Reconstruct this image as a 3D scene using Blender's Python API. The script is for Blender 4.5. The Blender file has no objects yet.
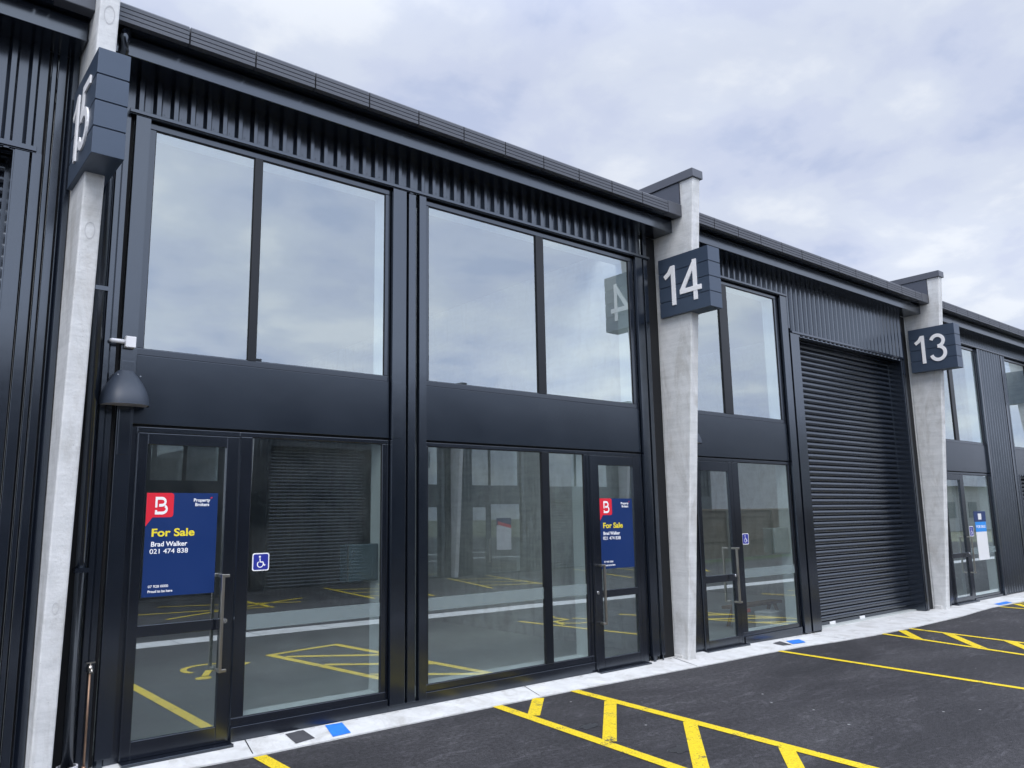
import bpy, math, random
from mathutils import Vector, Matrix
random.seed(7)
rad = math.radians
scene = bpy.context.scene
COL = scene.collection

# ------------------------------------------------------------------ camera
F, YAW, PIT, ROLL, CH = 793.49, rad(39.498), rad(9.5926), rad(-1.0397), 1.60
cam = bpy.data.cameras.new('camera'); camo = bpy.data.objects.new('camera', cam); COL.objects.link(camo)
cam.sensor_fit = 'HORIZONTAL'; cam.sensor_width = 36.0; cam.lens = 36.0 * F / 1024.0
cam.clip_start = 0.05; cam.clip_end = 5000
fw = Vector((math.sin(YAW)*math.cos(PIT), math.cos(YAW)*math.cos(PIT), math.sin(PIT)))
r0 = Vector((math.cos(YAW), -math.sin(YAW), 0)); u0 = r0.cross(fw)
rr = r0*math.cos(ROLL) + u0*math.sin(ROLL); uu = -r0*math.sin(ROLL) + u0*math.cos(ROLL)
camo.matrix_world = Matrix(((rr.x, uu.x, -fw.x, 0), (rr.y, uu.y, -fw.y, -6.0), (rr.z, uu.z, -fw.z, CH), (0, 0, 0, 1)))
scene.camera = camo

# ------------------------------------------------------------------ world: overcast sky over a Nishita base
SUN_EL, SUN_ROT = rad(52), rad(215)
world = bpy.data.worlds.new('World'); scene.world = world; world.use_nodes = True
wt = world.node_tree; wt.nodes.clear()
def N(t, typ, **kw):
    n = t.nodes.new(typ)
    for k, v in kw.items():
        if k.startswith('i_'): n.inputs[k[2:].replace('_', ' ')].default_value = v
        else: setattr(n, k, v)
    return n
def ramp(t, stops, interp='EASE'):
    n = t.nodes.new('ShaderNodeValToRGB'); cr = n.color_ramp; cr.interpolation = interp
    while len(cr.elements) > 1: cr.elements.remove(cr.elements[-1])
    cr.elements[0].position = stops[0][0]; cr.elements[0].color = (*stops[0][1], 1)
    for p, c in stops[1:]:
        e = cr.elements.new(p); e.color = (*c, 1)
    return n
sky = N(wt, 'ShaderNodeTexSky', sky_type='NISHITA', sun_disc=False, sun_elevation=SUN_EL, sun_rotation=SUN_ROT, air_density=1.0, dust_density=1.5)
tc = N(wt, 'ShaderNodeTexCoord')
sep = N(wt, 'ShaderNodeSeparateXYZ'); wt.links.new(tc.outputs['Generated'], sep.inputs[0])
za = N(wt, 'ShaderNodeMath', operation='MAXIMUM'); wt.links.new(sep.outputs['Z'], za.inputs[0]); za.inputs[1].default_value = 0.0
zb = N(wt, 'ShaderNodeMath', operation='ADD'); wt.links.new(za.outputs[0], zb.inputs[0]); zb.inputs[1].default_value = 0.22
dx = N(wt, 'ShaderNodeMath', operation='DIVIDE'); wt.links.new(sep.outputs['X'], dx.inputs[0]); wt.links.new(zb.outputs[0], dx.inputs[1])
dy = N(wt, 'ShaderNodeMath', operation='DIVIDE'); wt.links.new(sep.outputs['Y'], dy.inputs[0]); wt.links.new(zb.outputs[0], dy.inputs[1])
cmb = N(wt, 'ShaderNodeCombineXYZ'); wt.links.new(dx.outputs[0], cmb.inputs[0]); wt.links.new(dy.outputs[0], cmb.inputs[1])
n1 = N(wt, 'ShaderNodeTexNoise', i_Scale=3.3, i_Detail=9.0, i_Roughness=0.54, i_Distortion=0.15)
wt.links.new(cmb.outputs[0], n1.inputs['Vector'])
mp2 = N(wt, 'ShaderNodeMapping'); mp2.inputs['Location'].default_value = (7.3, 2.1, 4.0); mp2.inputs['Scale'].default_value = (1, 1.5, 1)
wt.links.new(cmb.outputs[0], mp2.inputs[0])
n2 = N(wt, 'ShaderNodeTexNoise', i_Scale=0.9, i_Detail=3.0, i_Roughness=0.5)
wt.links.new(mp2.outputs[0], n2.inputs['Vector'])
c1 = ramp(wt, [(0.33, (4.1, 4.65, 6.2)), (0.44, (4.9, 5.35, 6.65)), (0.53, (5.35, 5.8, 6.85)), (0.66, (6.4, 6.75, 7.4))])
wt.links.new(n1.outputs['Fac'], c1.inputs[0])
c2 = ramp(wt, [(0.32, (0.88, 0.89, 0.93)), (0.52, (1.0, 1.0, 1.0)), (0.70, (1.10, 1.09, 1.07))])
wt.links.new(n2.outputs['Fac'], c2.inputs[0])
mul = N(wt, 'ShaderNodeMixRGB', blend_type='MULTIPLY'); mul.inputs[0].default_value = 1.0
wt.links.new(c1.outputs[0], mul.inputs[1]); wt.links.new(c2.outputs[0], mul.inputs[2])
mixs = N(wt, 'ShaderNodeMixRGB'); mixs.inputs[0].default_value = 0.93
wt.links.new(sky.outputs[0], mixs.inputs[1]); wt.links.new(mul.outputs[0], mixs.inputs[2])
# overcast luminance: brighter overhead and towards the hidden sun (behind the camera)
gz = N(wt, 'ShaderNodeMapRange', interpolation_type='SMOOTHSTEP'); gz.inputs[1].default_value = 0.50; gz.inputs[2].default_value = 0.95; gz.inputs[3].default_value = 1.0; gz.inputs[4].default_value = 2.6
wt.links.new(sep.outputs['Z'], gz.inputs[0])
gy = N(wt, 'ShaderNodeMapRange', interpolation_type='SMOOTHSTEP'); gy.inputs[1].default_value = 0.1; gy.inputs[2].default_value = -0.8; gy.inputs[3].default_value = 1.0; gy.inputs[4].default_value = 1.75
wt.links.new(sep.outputs['Y'], gy.inputs[0])
gm = N(wt, 'ShaderNodeMath', operation='MULTIPLY'); wt.links.new(gz.outputs[0], gm.inputs[0]); wt.links.new(gy.outputs[0], gm.inputs[1])
mixg = N(wt, 'ShaderNodeMixRGB', blend_type='MULTIPLY'); mixg.inputs[0].default_value = 1.0
wt.links.new(mixs.outputs[0], mixg.inputs[1]); wt.links.new(gm.outputs[0], mixg.inputs[2])
bg = N(wt, 'ShaderNodeBackground'); bg.inputs[1].default_value = 0.1
wt.links.new(mixg.outputs[0], bg.inputs[0])
wo = N(wt, 'ShaderNodeOutputWorld'); wt.links.new(bg.outputs[0], wo.inputs[0])

# ------------------------------------------------------------------ sun behind the overcast
sun = bpy.data.lights.new('sun', 'SUN'); suno = bpy.data.objects.new('sun', sun); COL.objects.link(suno)
sun.energy = 1.4; sun.angle = rad(28); sun.color = (1.0, 0.97, 0.93)
sd = Vector((math.sin(SUN_ROT)*math.cos(SUN_EL), math.cos(SUN_ROT)*math.cos(SUN_EL), math.sin(SUN_EL)))
suno.rotation_euler = sd.to_track_quat('Z', 'Y').to_euler(); suno.location = (0, -20, 30)
vs = scene.view_settings; vs.view_transform = 'Standard'; vs.look = 'None'; vs.gamma = 1.0; vs.use_curve_mapping = False
vs.exposure = 0.40

# ------------------------------------------------------------------ materials
MAT = {}
def newmat(name):
    m = bpy.data.materials.new(name); m.use_nodes = True; MAT[name] = m
    t = m.node_tree; b = t.nodes['Principled BSDF']
    return m, t, b
def objco(t, scale=(1, 1, 1)):
    g = N(t, 'ShaderNodeNewGeometry'); mp = N(t, 'ShaderNodeMapping'); mp.inputs['Scale'].default_value = scale
    t.links.new(g.outputs['Position'], mp.inputs[0]); return mp.outputs[0]
def plain(name, col, rough=0.5, metal=0.0, var=0.12, vscale=3.0, bump=0.0, bscale=60.0, spec=0.5, roughvar=0.08, ior=1.5):
    m, t, b = newmat(name)
    co = objco(t)
    nz = N(t, 'ShaderNodeTexNoise', i_Scale=vscale, i_Detail=6.0, i_Roughness=0.6); t.links.new(co, nz.inputs['Vector'])
    lo = tuple(c*(1-var) for c in col); hi = tuple(min(1, c*(1+var)) for c in col)
    r = ramp(t, [(0.3, lo), (0.7, hi)], 'LINEAR'); t.links.new(nz.outputs['Fac'], r.inputs[0])
    t.links.new(r.outputs[0], b.inputs['Base Color'])
    mr = N(t, 'ShaderNodeMapRange'); mr.inputs[3].default_value = max(0.02, rough-roughvar); mr.inputs[4].default_value = rough+roughvar
    t.links.new(nz.outputs['Fac'], mr.inputs[0]); t.links.new(mr.outputs[0], b.inputs['Roughness'])
    b.inputs['Metallic'].default_value = metal; b.inputs['IOR'].default_value = ior; b.inputs['Specular IOR Level'].default_value = spec
    if ior > 1.5: b.inputs['Specular Tint'].default_value = (0.80, 0.89, 1.0, 1)
    if bump:
        nb = N(t, 'ShaderNodeTexNoise', i_Scale=bscale, i_Detail=3.0); t.links.new(co, nb.inputs['Vector'])
        bp = N(t, 'ShaderNodeBump', i_Strength=bump, i_Distance=0.02); t.links.new(nb.outputs['Fac'], bp.inputs['Height'])
        t.links.new(bp.outputs[0], b.inputs['Normal'])
    return m
# powder coated / prepainted dark steel: slightly glossy so it picks up the sky above and the asphalt below
plain('clad', (0.004, 0.006, 0.011), ior=2.15, rough=0.21, var=0.06, vscale=1.2, bump=0.12, bscale=3.0, spec=0.5)
plain('flash', (0.004, 0.006, 0.011), ior=2.15, rough=0.19, var=0.05, vscale=1.5, bump=0.10, bscale=2.2, spec=0.5)
plain('panel', (0.003, 0.006, 0.012), ior=1.9, rough=0.22, var=0.05, vscale=1.2, bump=0.08, bscale=1.6, spec=0.5)
plain('frame', (0.003, 0.004, 0.008), ior=1.95, rough=0.20, var=0.10, vscale=2.0, spec=0.55)
plain('roller', (0.006, 0.008, 0.013), ior=2.1, rough=0.24, var=0.10, vscale=2.0, spec=0.5)
plain('fascia', (0.062, 0.063, 0.072), ior=1.7, rough=0.45, var=0.10, vscale=4.0, spec=0.5)
plain('capmetal', (0.085, 0.088, 0.105), ior=1.7, rough=0.4)
plain('parapet', (0.045, 0.046, 0.062), ior=1.9, rough=0.3)
plain('mullionblack', (0.004, 0.006, 0.010), ior=1.5, rough=0.35)
plain('gasket', (0.002, 0.003, 0.005), rough=0.7)
plain('signblue', (0.046, 0.066, 0.102), ior=1.6, rough=0.40, var=0.05, spec=0.5)
plain('white', (0.93, 0.93, 0.94), rough=0.5, var=0.02)
plain('reveal', (0.72, 0.76, 0.77), rough=0.6, var=0.03)
plain('steel', (0.50, 0.47, 0.42), rough=0.3, metal=1.0, var=0.05)
plain('chrome', (0.75, 0.76, 0.78), rough=0.25, metal=1.0, var=0.03)
plain('copper', (0.26, 0.17, 0.12), rough=0.45, metal=0.8, var=0.25, vscale=20)
plain('lampgrey', (0.036, 0.048, 0.070), rough=0.5, var=0.05)
plain('lens', (0.45, 0.42, 0.40), rough=0.4, bump=0.3, bscale=150)
plain('pvc', (0.60, 0.60, 0.62), rough=0.5)
plain('wallin', (0.26, 0.28, 0.285), rough=0.8)
plain('ceiling', (0.20, 0.21, 0.22), rough=0.8)
plain('floorin', (0.46, 0.49, 0.48), rough=0.35, var=0.15, vscale=0.8)
plain('blueposter', (0.006, 0.030, 0.135), rough=0.35, var=0.03)
plain('redposter', (0.75, 0.022, 0.045), rough=0.35, var=0.03)
plain('yellowtext', (0.88, 0.72, 0.04), rough=0.4, var=0.02)
plain('stickerblue', (0.025, 0.035, 0.30), rough=0.35, var=0.03)
plain('brightblue', (0.02, 0.28, 0.80), rough=0.4, var=0.03)
plain('whitepaper', (0.78, 0.79, 0.80), rough=0.6, var=0.02)
plain('orange', (0.75, 0.12, 0.05), rough=0.5)
plain('timber', (0.30, 0.21, 0.13), rough=0.7, var=0.3, vscale=9)
plain('fencewood', (0.20, 0.165, 0.125), rough=0.85, var=0.3, vscale=3)
plain('boxdark', (0.085, 0.115, 0.13), rough=0.4)
plain('barkmat', (0.10, 0.08, 0.06), rough=0.9, var=0.3, vscale=6)
plain('leafmat', (0.055, 0.09, 0.03), rough=0.7, var=0.4, vscale=2)
plain('grassmat', (0.075, 0.12, 0.035), rough=0.9, var=0.4, vscale=1.2)
plain('drygrass', (0.15, 0.155, 0.10), rough=0.9, var=0.3, vscale=0.3)
plain('renderpale', (0.45, 0.46, 0.46), rough=0.8, var=0.1)

def glassmat(name, refl, tint, rtint, wav=0.0):
    m, t, b = newmat(name); t.nodes.remove(b)
    out = [n for n in t.nodes if n.type == 'OUTPUT_MATERIAL'][0]
    tr = N(t, 'ShaderNodeBsdfTransparent'); tr.inputs[0].default_value = (*tint, 1)
    gl = N(t, 'ShaderNodeBsdfGlossy'); gl.inputs['Color'].default_value = (*rtint, 1); gl.inputs['Roughness'].default_value = 0.0
    if refl == 0.0:
        t.nodes.remove(gl); t.links.new(tr.outputs[0], out.inputs[0]); return m
    fr = N(t, 'ShaderNodeLayerWeight'); fr.inputs['Blend'].default_value = 0.5
    pw = N(t, 'ShaderNodeMath', operation='POWER'); pw.inputs[1].default_value = 5.0; t.links.new(fr.outputs['Facing'], pw.inputs[0])
    ad = N(t, 'ShaderNodeMath', operation='ADD', use_clamp=True); ad.inputs[1].default_value = refl; t.links.new(pw.outputs[0], ad.inputs[0])
    if wav:
        nb = N(t, 'ShaderNodeTexNoise', i_Scale=1.3, i_Detail=1.0); t.links.new(objco(t), nb.inputs['Vector'])
        bp = N(t, 'ShaderNodeBump', i_Strength=wav, i_Distance=0.01); t.links.new(nb.outputs['Fac'], bp.inputs['Height'])
        t.links.new(bp.outputs[0], gl.inputs['Normal'])
    mx = N(t, 'ShaderNodeMixShader'); t.links.new(ad.outputs[0], mx.inputs[0]); t.links.new(tr.outputs[0], mx.inputs[1]); t.links.new(gl.outputs[0], mx.inputs[2])
    # thin film of dust, a little uneven
    df = N(t, 'ShaderNodeBsdfDiffuse'); df.inputs['Color'].default_value = (0.55, 0.60, 0.59, 1)
    dn = N(t, 'ShaderNodeTexNoise', i_Scale=2.6, i_Detail=8.0, i_Roughness=0.7, i_Distortion=0.6); t.links.new(objco(t), dn.inputs['Vector'])
    dr = N(t, 'ShaderNodeMapRange'); dr.inputs[1].default_value = 0.35; dr.inputs[2].default_value = 0.70; dr.inputs[3].default_value = 0.003; dr.inputs[4].default_value = 0.038; t.links.new(dn.outputs['Fac'], dr.inputs[0])
    m2 = N(t, 'ShaderNodeMixShader'); t.links.new(dr.outputs[0], m2.inputs[0]); t.links.new(mx.outputs[0], m2.inputs[1]); t.links.new(df.outputs[0], m2.inputs[2])
    t.links.new(m2.outputs[0], out.inputs[0])
    return m
glassmat('glass', 0.385, (0.86, 0.93, 0.925), (0.90, 0.97, 0.985), 0.03)
glassmat('glassback', 0.0, (0.97, 0.99, 0.98), (1, 1, 1))
def frosted():
    m, t, b = newmat('frosted'); out = [n for n in t.nodes if n.type == 'OUTPUT_MATERIAL'][0]
    b.inputs['Base Color'].default_value = (0.30, 0.37, 0.38, 1); b.inputs['Roughness'].default_value = 0.6
    tr = N(t, 'ShaderNodeBsdfTransparent'); mx = N(t, 'ShaderNodeMixShader'); mx.inputs[0].default_value = 0.36
    t.links.new(tr.outputs[0], mx.inputs[1]); t.links.new(b.outputs[0], mx.inputs[2]); t.links.new(mx.outputs[0], out.inputs[0])
frosted()

def concrete(name, lo, hi, streak=6.0, rough=0.8, bump=0.25):
    m, t, b = newmat(name)
    co = objco(t, ((0.7, 0.7, streak) if streak > 1 else (1, 1, 1))); co1 = objco(t)
    a = N(t, 'ShaderNodeTexNoise', i_Scale=2.2, i_Detail=10.0, i_Roughness=0.72); t.links.new(co, a.inputs['Vector'])
    c = N(t, 'ShaderNodeTexNoise', i_Scale=5.0, i_Detail=6.0, i_Roughness=0.6, i_Distortion=0.6); t.links.new(co1, c.inputs['Vector'])
    mx = N(t, 'ShaderNodeMath', operation='ADD'); t.links.new(a.outputs['Fac'], mx.inputs[0]); t.links.new(c.outputs['Fac'], mx.inputs[1])
    hf = N(t, 'ShaderNodeMath', operation='MULTIPLY'); t.links.new(mx.outputs[0], hf.inputs[0]); hf.inputs[1].default_value = 0.5
    r = ramp(t, [(0.36, lo), (0.5, tuple((x+y)/2 for x, y in zip(lo, hi))), (0.66, hi)], 'LINEAR'); t.links.new(hf.outputs[0], r.inputs[0])
    # small pin holes
    v = N(t, 'ShaderNodeTexVoronoi', i_Scale=22.0); t.links.new(co1, v.inputs['Vector'])
    pr = ramp(t, [(0.04, (0.55, 0.55, 0.55)), (0.09, (1, 1, 1))], 'LINEAR'); t.links.new(v.outputs['Distance'], pr.inputs[0])
    mm = N(t, 'ShaderNodeMixRGB', blend_type='MULTIPLY'); mm.inputs[0].default_value = 0.6
    t.links.new(r.outputs[0], mm.inputs[1]); t.links.new(pr.outputs[0], mm.inputs[2]); st = N(t, 'ShaderNodeTexNoise', i_Scale=1.6, i_Detail=7.0, i_Roughness=0.7, i_Distortion=0.8); t.links.new(objco(t, (2.5, 2.5, 0.8)), st.inputs['Vector'])
    sr = ramp(t, [(0.36, (0.74, 0.72, 0.69)), (0.52, (1, 1, 1))], 'LINEAR'); t.links.new(st.outputs['Fac'], sr.inputs[0])
    m3 = N(t, 'ShaderNodeMixRGB', blend_type='MULTIPLY'); m3.inputs[0].default_value = 0.7; t.links.new(mm.outputs[0], m3.inputs[1]); t.links.new(sr.outputs[0], m3.inputs[2])
    t.links.new(m3.outputs[0], b.inputs['Base Color'])
    b.inputs['Roughness'].default_value = rough
    nb = N(t, 'ShaderNodeTexNoise', i_Scale=45.0, i_Detail=5.0); t.links.new(co1, nb.inputs['Vector'])
    bp = N(t, 'ShaderNodeBump', i_Strength=bump, i_Distance=0.01); t.links.new(nb.outputs['Fac'], bp.inputs['Height']); t.links.new(bp.outputs[0], b.inputs['Normal'])
concrete('concrete', (0.56, 0.575, 0.575), (0.78, 0.79, 0.79), streak=9.0)
concrete('kerbconc', (0.52, 0.525, 0.52), (0.67, 0.675, 0.67), streak=1.0, bump=0.4)

def asphalt():
    m, t, b = newmat('asphalt'); co = objco(t)
    big = N(t, 'ShaderNodeTexNoise', i_Scale=0.7, i_Detail=7.0, i_Roughness=0.62, i_Distortion=0.4); t.links.new(objco(t, (0.6, 1.4, 1)), big.inputs['Vector'])
    fine = N(t, 'ShaderNodeTexNoise', i_Scale=110.0, i_Detail=3.0, i_Roughness=0.7); t.links.new(co, fine.inputs['Vector'])
    r1 = ramp(t, [(0.34, (0.020, 0.0195, 0.022)), (0.50, (0.031, 0.030, 0.0335)), (0.68, (0.052, 0.051, 0.055))], 'LINEAR'); t.links.new(big.outputs['Fac'], r1.inputs[0])
    r2 = ramp(t, [(0.36, (0.45, 0.45, 0.45)), (0.64, (1.6, 1.6, 1.6))], 'LINEAR'); t.links.new(fine.outputs['Fac'], r2.inputs[0])
    mm = N(t, 'ShaderNodeMixRGB', blend_type='MULTIPLY'); mm.inputs[0].default_value = 1.0; t.links.new(r1.outputs[0], mm.inputs[1]); t.links.new(r2.outputs[0], mm.inputs[2])
    med = N(t, 'ShaderNodeTexNoise', i_Scale=26.0, i_Detail=6.0, i_Roughness=0.75); t.links.new(co, med.inputs['Vector'])
    r3 = ramp(t, [(0.36, (0.55, 0.55, 0.55)), (0.64, (1.5, 1.5, 1.5))], 'LINEAR'); t.links.new(med.outputs['Fac'], r3.inputs[0])
    mm3 = N(t, 'ShaderNodeMixRGB', blend_type='MULTIPLY'); mm3.inputs[0].default_value = 1.0; t.links.new(mm.outputs[0], mm3.inputs[1]); t.links.new(r3.outputs[0], mm3.inputs[2]); mm = mm3
    # pale scuffs, elongated
    scu = N(t, 'ShaderNodeTexNoise', i_Scale=2.4, i_Detail=9.0, i_Roughness=0.72, i_Distortion=1.2); t.links.new(objco(t, (1.0, 3.2, 1)), scu.inputs['Vector'])
    rs = ramp(t, [(0.53, (1, 1, 1)), (0.70, (2.1, 2.1, 2.1))], 'LINEAR'); t.links.new(scu.outputs['Fac'], rs.inputs[0])
    mm4 = N(t, 'ShaderNodeMixRGB', blend_type='MULTIPLY'); mm4.inputs[0].default_value = 1.0; t.links.new(mm3.outputs[0], mm4.inputs[1]); t.links.new(rs.outputs[0], mm4.inputs[2]); mm = mm4
    # scattered pale chips
    v = N(t, 'ShaderNodeTexVoronoi', i_Scale=3.6); t.links.new(co, v.inputs['Vector'])
    ch = ramp(t, [(0.028, (1, 1, 1)), (0.045, (0, 0, 0))], 'LINEAR'); t.links.new(v.outputs['Distance'], ch.inputs[0])
    m2 = N(t, 'ShaderNodeMixRGB'); t.links.new(ch.outputs[0], m2.inputs[0]); t.links.new(mm.outputs[0], m2.inputs[1]); m2.inputs[2].default_value = (0.35, 0.35, 0.35, 1)
    t.links.new(m2.outputs[0], b.inputs['Base Color']); b.inputs['Specular IOR Level'].default_value = 0.35
    mr = N(t, 'ShaderNodeMapRange'); mr.inputs[1].default_value = 0.3; mr.inputs[2].default_value = 0.7; mr.inputs[3].default_value = 0.62; mr.inputs[4].default_value = 0.86
    t.links.new(big.outputs['Fac'], mr.inputs[0]); t.links.new(mr.outputs[0], b.inputs['Roughness'])
    bp = N(t, 'ShaderNodeBump', i_Strength=0.8, i_Distance=0.008); t.links.new(fine.outputs['Fac'], bp.inputs['Height']); t.links.new(bp.outputs[0], b.inputs['Normal'])
asphalt()
def paint():
    m, t, b = newmat('yellowpaint'); co = objco(t)
    fine = N(t, 'ShaderNodeTexNoise', i_Scale=95.0, i_Detail=3.0, i_Roughness=0.7); t.links.new(co, fine.inputs['Vector'])
    wear = N(t, 'ShaderNodeTexNoise', i_Scale=6.0, i_Detail=6.0); t.links.new(co, wear.inputs['Vector'])
    r = ramp(t, [(0.34, (0.52, 0.37, 0.012)), (0.56, (0.80, 0.60, 0.018))], 'LINEAR'); t.links.new(fine.outputs['Fac'], r.inputs[0])
    ad = N(t, 'ShaderNodeMath', operation='MULTIPLY'); t.links.new(fine.outputs['Fac'], ad.inputs[0]); t.links.new(wear.outputs['Fac'], ad.inputs[1])
    wr = ramp(t, [(0.145, (1, 1, 1)), (0.185, (0, 0, 0))], 'LINEAR'); t.links.new(ad.outputs[0], wr.inputs[0])
    mx = N(t, 'ShaderNodeMixRGB'); t.links.new(wr.outputs[0], mx.inputs[0]); t.links.new(r.outputs[0], mx.inputs[1]); mx.inputs[2].default_value = (0.09, 0.085, 0.06, 1)
    t.links.new(mx.outputs[0], b.inputs['Base Color']); b.inputs['Roughness'].default_value = 0.65; b.inputs['Specular IOR Level'].default_value = 0.3
    bp = N(t, 'ShaderNodeBump', i_Strength=0.4, i_Distance=0.004); t.links.new(fine.outputs['Fac'], bp.inputs['Height']); t.links.new(bp.outputs[0], b.inputs['Normal'])
paint()
plain('bluepaint', (0.02, 0.19, 0.72), rough=0.6, var=0.15, vscale=15)
plain('greypaint', (0.055, 0.055, 0.062), rough=0.8, var=0.2, vscale=15)
plain('wetmat', (0.028, 0.028, 0.031), rough=0.35, var=0.2, vscale=15, bump=0.3, bscale=90)

# ------------------------------------------------------------------ mesh helpers
class MB:
    def __init__(s): s.v = []; s.f = []; s.m = []; s.sm = []
    def poly(s, pts, mi=0, sm=False):
        i = len(s.v); s.v += [tuple(p) for p in pts]; s.f.append(tuple(range(i, i+len(pts)))); s.m.append(mi); s.sm.append(sm)
    def box(s, x0, x1, y0, y1, z0, z1, mi=0, front=None):
        if x0 > x1: x0, x1 = x1, x0
        i = len(s.v)
        s.v += [(x0,y0,z0),(x1,y0,z0),(x1,y1,z0),(x0,y1,z0),(x0,y0,z1),(x1,y0,z1),(x1,y1,z1),(x0,y1,z1)]
        fs = [(0,3,2,1),(4,5,6,7),(0,1,5,4),(1,2,6,5),(2,3,7,6),(3,0,4,7)]
        for k, f in enumerate(fs):
            s.f.append(tuple(i+a for a in f)); s.m.append(front if (front is not None and k == 2) else mi); s.sm.append(False)
        return s
    def extr(s, prof, axis, a, b, mi=0, sm=False, caps=True):
        """prof: closed list of 2D pts in the plane across `axis`; extruded from a to b"""
        def P(p, t):
            if axis == 'x': return (t, p[0], p[1])
            if axis == 'y': return (p[0], t, p[1])
            return (p[0], p[1], t)
        i = len(s.v); n = len(prof)
        s.v += [P(p, a) for p in prof] + [P(p, b) for p in prof]
        for k in range(n):
            s.f.append((i+k, i+(k+1) % n, i+n+(k+1) % n, i+n+k)); s.m.append(mi); s.sm.append(sm)
        if caps:
            s.f.append(tuple(i+k for k in reversed(range(n)))); s.m.append(mi); s.sm.append(False)
            s.f.append(tuple(i+n+k for k in range(n))); s.m.append(mi); s.sm.append(False)
        return s
    def tube(s, pts, r, seg=12, mi=0):
        pts = [Vector(p) for p in pts]; rings = []
        for k, p in enumerate(pts):
            d = ((pts[min(k+1, len(pts)-1)] - pts[max(k-1, 0)])).normalized()
            up = Vector((0, 0, 1)) if abs(d.z) < .9 else Vector((1, 0, 0))
            a = d.cross(up).normalized(); b = d.cross(a)
            rr_ = r[k] if isinstance(r, (list, tuple)) else r
            i = len(s.v); s.v += [tuple(p + a*rr_*math.cos(2*math.pi*j/seg) + b*rr_*math.sin(2*math.pi*j/seg)) for j in range(seg)]; rings.append(i)
        for k in range(len(rings)-1):
            for j in range(seg):
                s.f.append((rings[k]+j, rings[k]+(j+1) % seg, rings[k+1]+(j+1) % seg, rings[k+1]+j)); s.m.append(mi); s.sm.append(True)
        for i, rv in ((rings[0], True), (rings[-1], False)):
            idx = [i+j for j in range(seg)]; s.f.append(tuple(reversed(idx) if rv else idx)); s.m.append(mi); s.sm.append(False)
        return s
    def build(s, name, mats, parent=None, bevel=0, loc=None, recalc=True):
        me = bpy.data.meshes.new(name); me.from_pydata(s.v, [], s.f)
        if isinstance(mats, str): mats = [mats]
        for m in mats: me.materials.append(MAT[m])
        me.polygons.foreach_set('material_index', s.m); me.polygons.foreach_set('use_smooth', s.sm)
        if recalc:
            import bmesh
            bm = bmesh.new(); bm.from_mesh(me); bmesh.ops.recalc_face_normals(bm, faces=bm.faces); bm.to_mesh(me); bm.free()
        me.update()
        o = bpy.data.objects.new(name, me); COL.objects.link(o)
        if parent is not None: o.parent = parent
        if loc is not None: o.location = loc
        if bevel:
            md = o.modifiers.new('bevel', 'BEVEL'); md.width = bevel; md.segments = 2; md.limit_method = 'ANGLE'; md.angle_limit = rad(40)
        return o
def empty(name, label, cat, loc=(0, 0, 0), rz=0, group=None):
    o = bpy.data.objects.new(name, None); COL.objects.link(o); o.location = loc; o.rotation_euler = (0, 0, rz)
    o['label'] = label; o['category'] = cat
    if group: o['group'] = group
    return o
def tag(o, label, cat, group=None):
    o['label'] = label; o['category'] = cat
    if group: o['group'] = group
    return o
def struct(o, label=None, kind='structure'):
    o['kind'] = kind
    if label: o['label'] = label
    return o
def text(name, s, x, z, h, mat, parent, y, bold=0.0, width=None, extr=0.0005):
    """flat lettering facing -Y, baseline at z, left edge at x (parent's local space); h = capital height"""
    cu = bpy.data.curves.new(name, 'FONT'); cu.body = s; cu.size = h/0.73; cu.offset = bold*h; cu.extrude = extr
    tmp = bpy.data.objects.new(name, cu); COL.objects.link(tmp)
    dg = bpy.context.evaluated_depsgraph_get(); dg.update()
    me = bpy.data.meshes.new_from_object(tmp.evaluated_get(dg))
    bpy.data.objects.remove(tmp); bpy.data.curves.remove(cu)
    xs = [v.co.x for v in me.vertices]; w = max(xs)-min(xs); mn = min(xs)
    k = (width/w) if width else 1.0
    for v in me.vertices:
        a, b, c = v.co; v.co = (x + (a-mn)*k, y - c, z + b)
    me.materials.clear(); me.materials.append(MAT[mat]); me.update()
    o = bpy.data.objects.new(name, me); COL.objects.link(o); o.parent = parent
    return o

def stroke(mb, pts, w, t0, t1, conv, closed=False):
    """thick polyline with mitred joints; conv(u, v, t) -> 3D"""
    P = [Vector((a, b)) for a, b in pts]; n = len(P); L = []; R = []
    for i in range(n):
        d1 = (P[i]-P[i-1]).normalized() if i else (P[1]-P[0]).normalized()
        d2 = (P[i+1]-P[i]).normalized() if i < n-1 else d1
        m = (d1+d2).normalized(); nn = Vector((-m.y, m.x)); k = 1/max(0.45, nn.dot(Vector((-d2.y, d2.x))))
        L.append(P[i]+nn*w/2*k); R.append(P[i]-nn*w/2*k)
    for i in range(n-1):
        q = [L[i], R[i], R[i+1], L[i+1]]
        a = len(mb.v)
        mb.v += [conv(p.x, p.y, t0) for p in q] + [conv(p.x, p.y, t1) for p in q]
        for f in ((0,1,2,3), (7,6,5,4)): mb.f.append(tuple(a+k for k in f)); mb.m.append(0); mb.sm.append(False)
        sides = [(1,5,6,2), (0,3,7,4)] + ([(0,4,5,1)] if i == 0 else []) + ([(3,2,6,7)] if i == n-2 else [])
        for f in sides: mb.f.append(tuple(a+k for k in f)); mb.m.append(0); mb.sm.append(False)
def arc(cx, cy, rx, ry, a0, a1, n=16):
    return [(cx+rx*math.cos(rad(a0+(a1-a0)*k/n)), cy+ry*math.sin(rad(a0+(a1-a0)*k/n))) for k in range(n+1)]
W_ = 0.14
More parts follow.
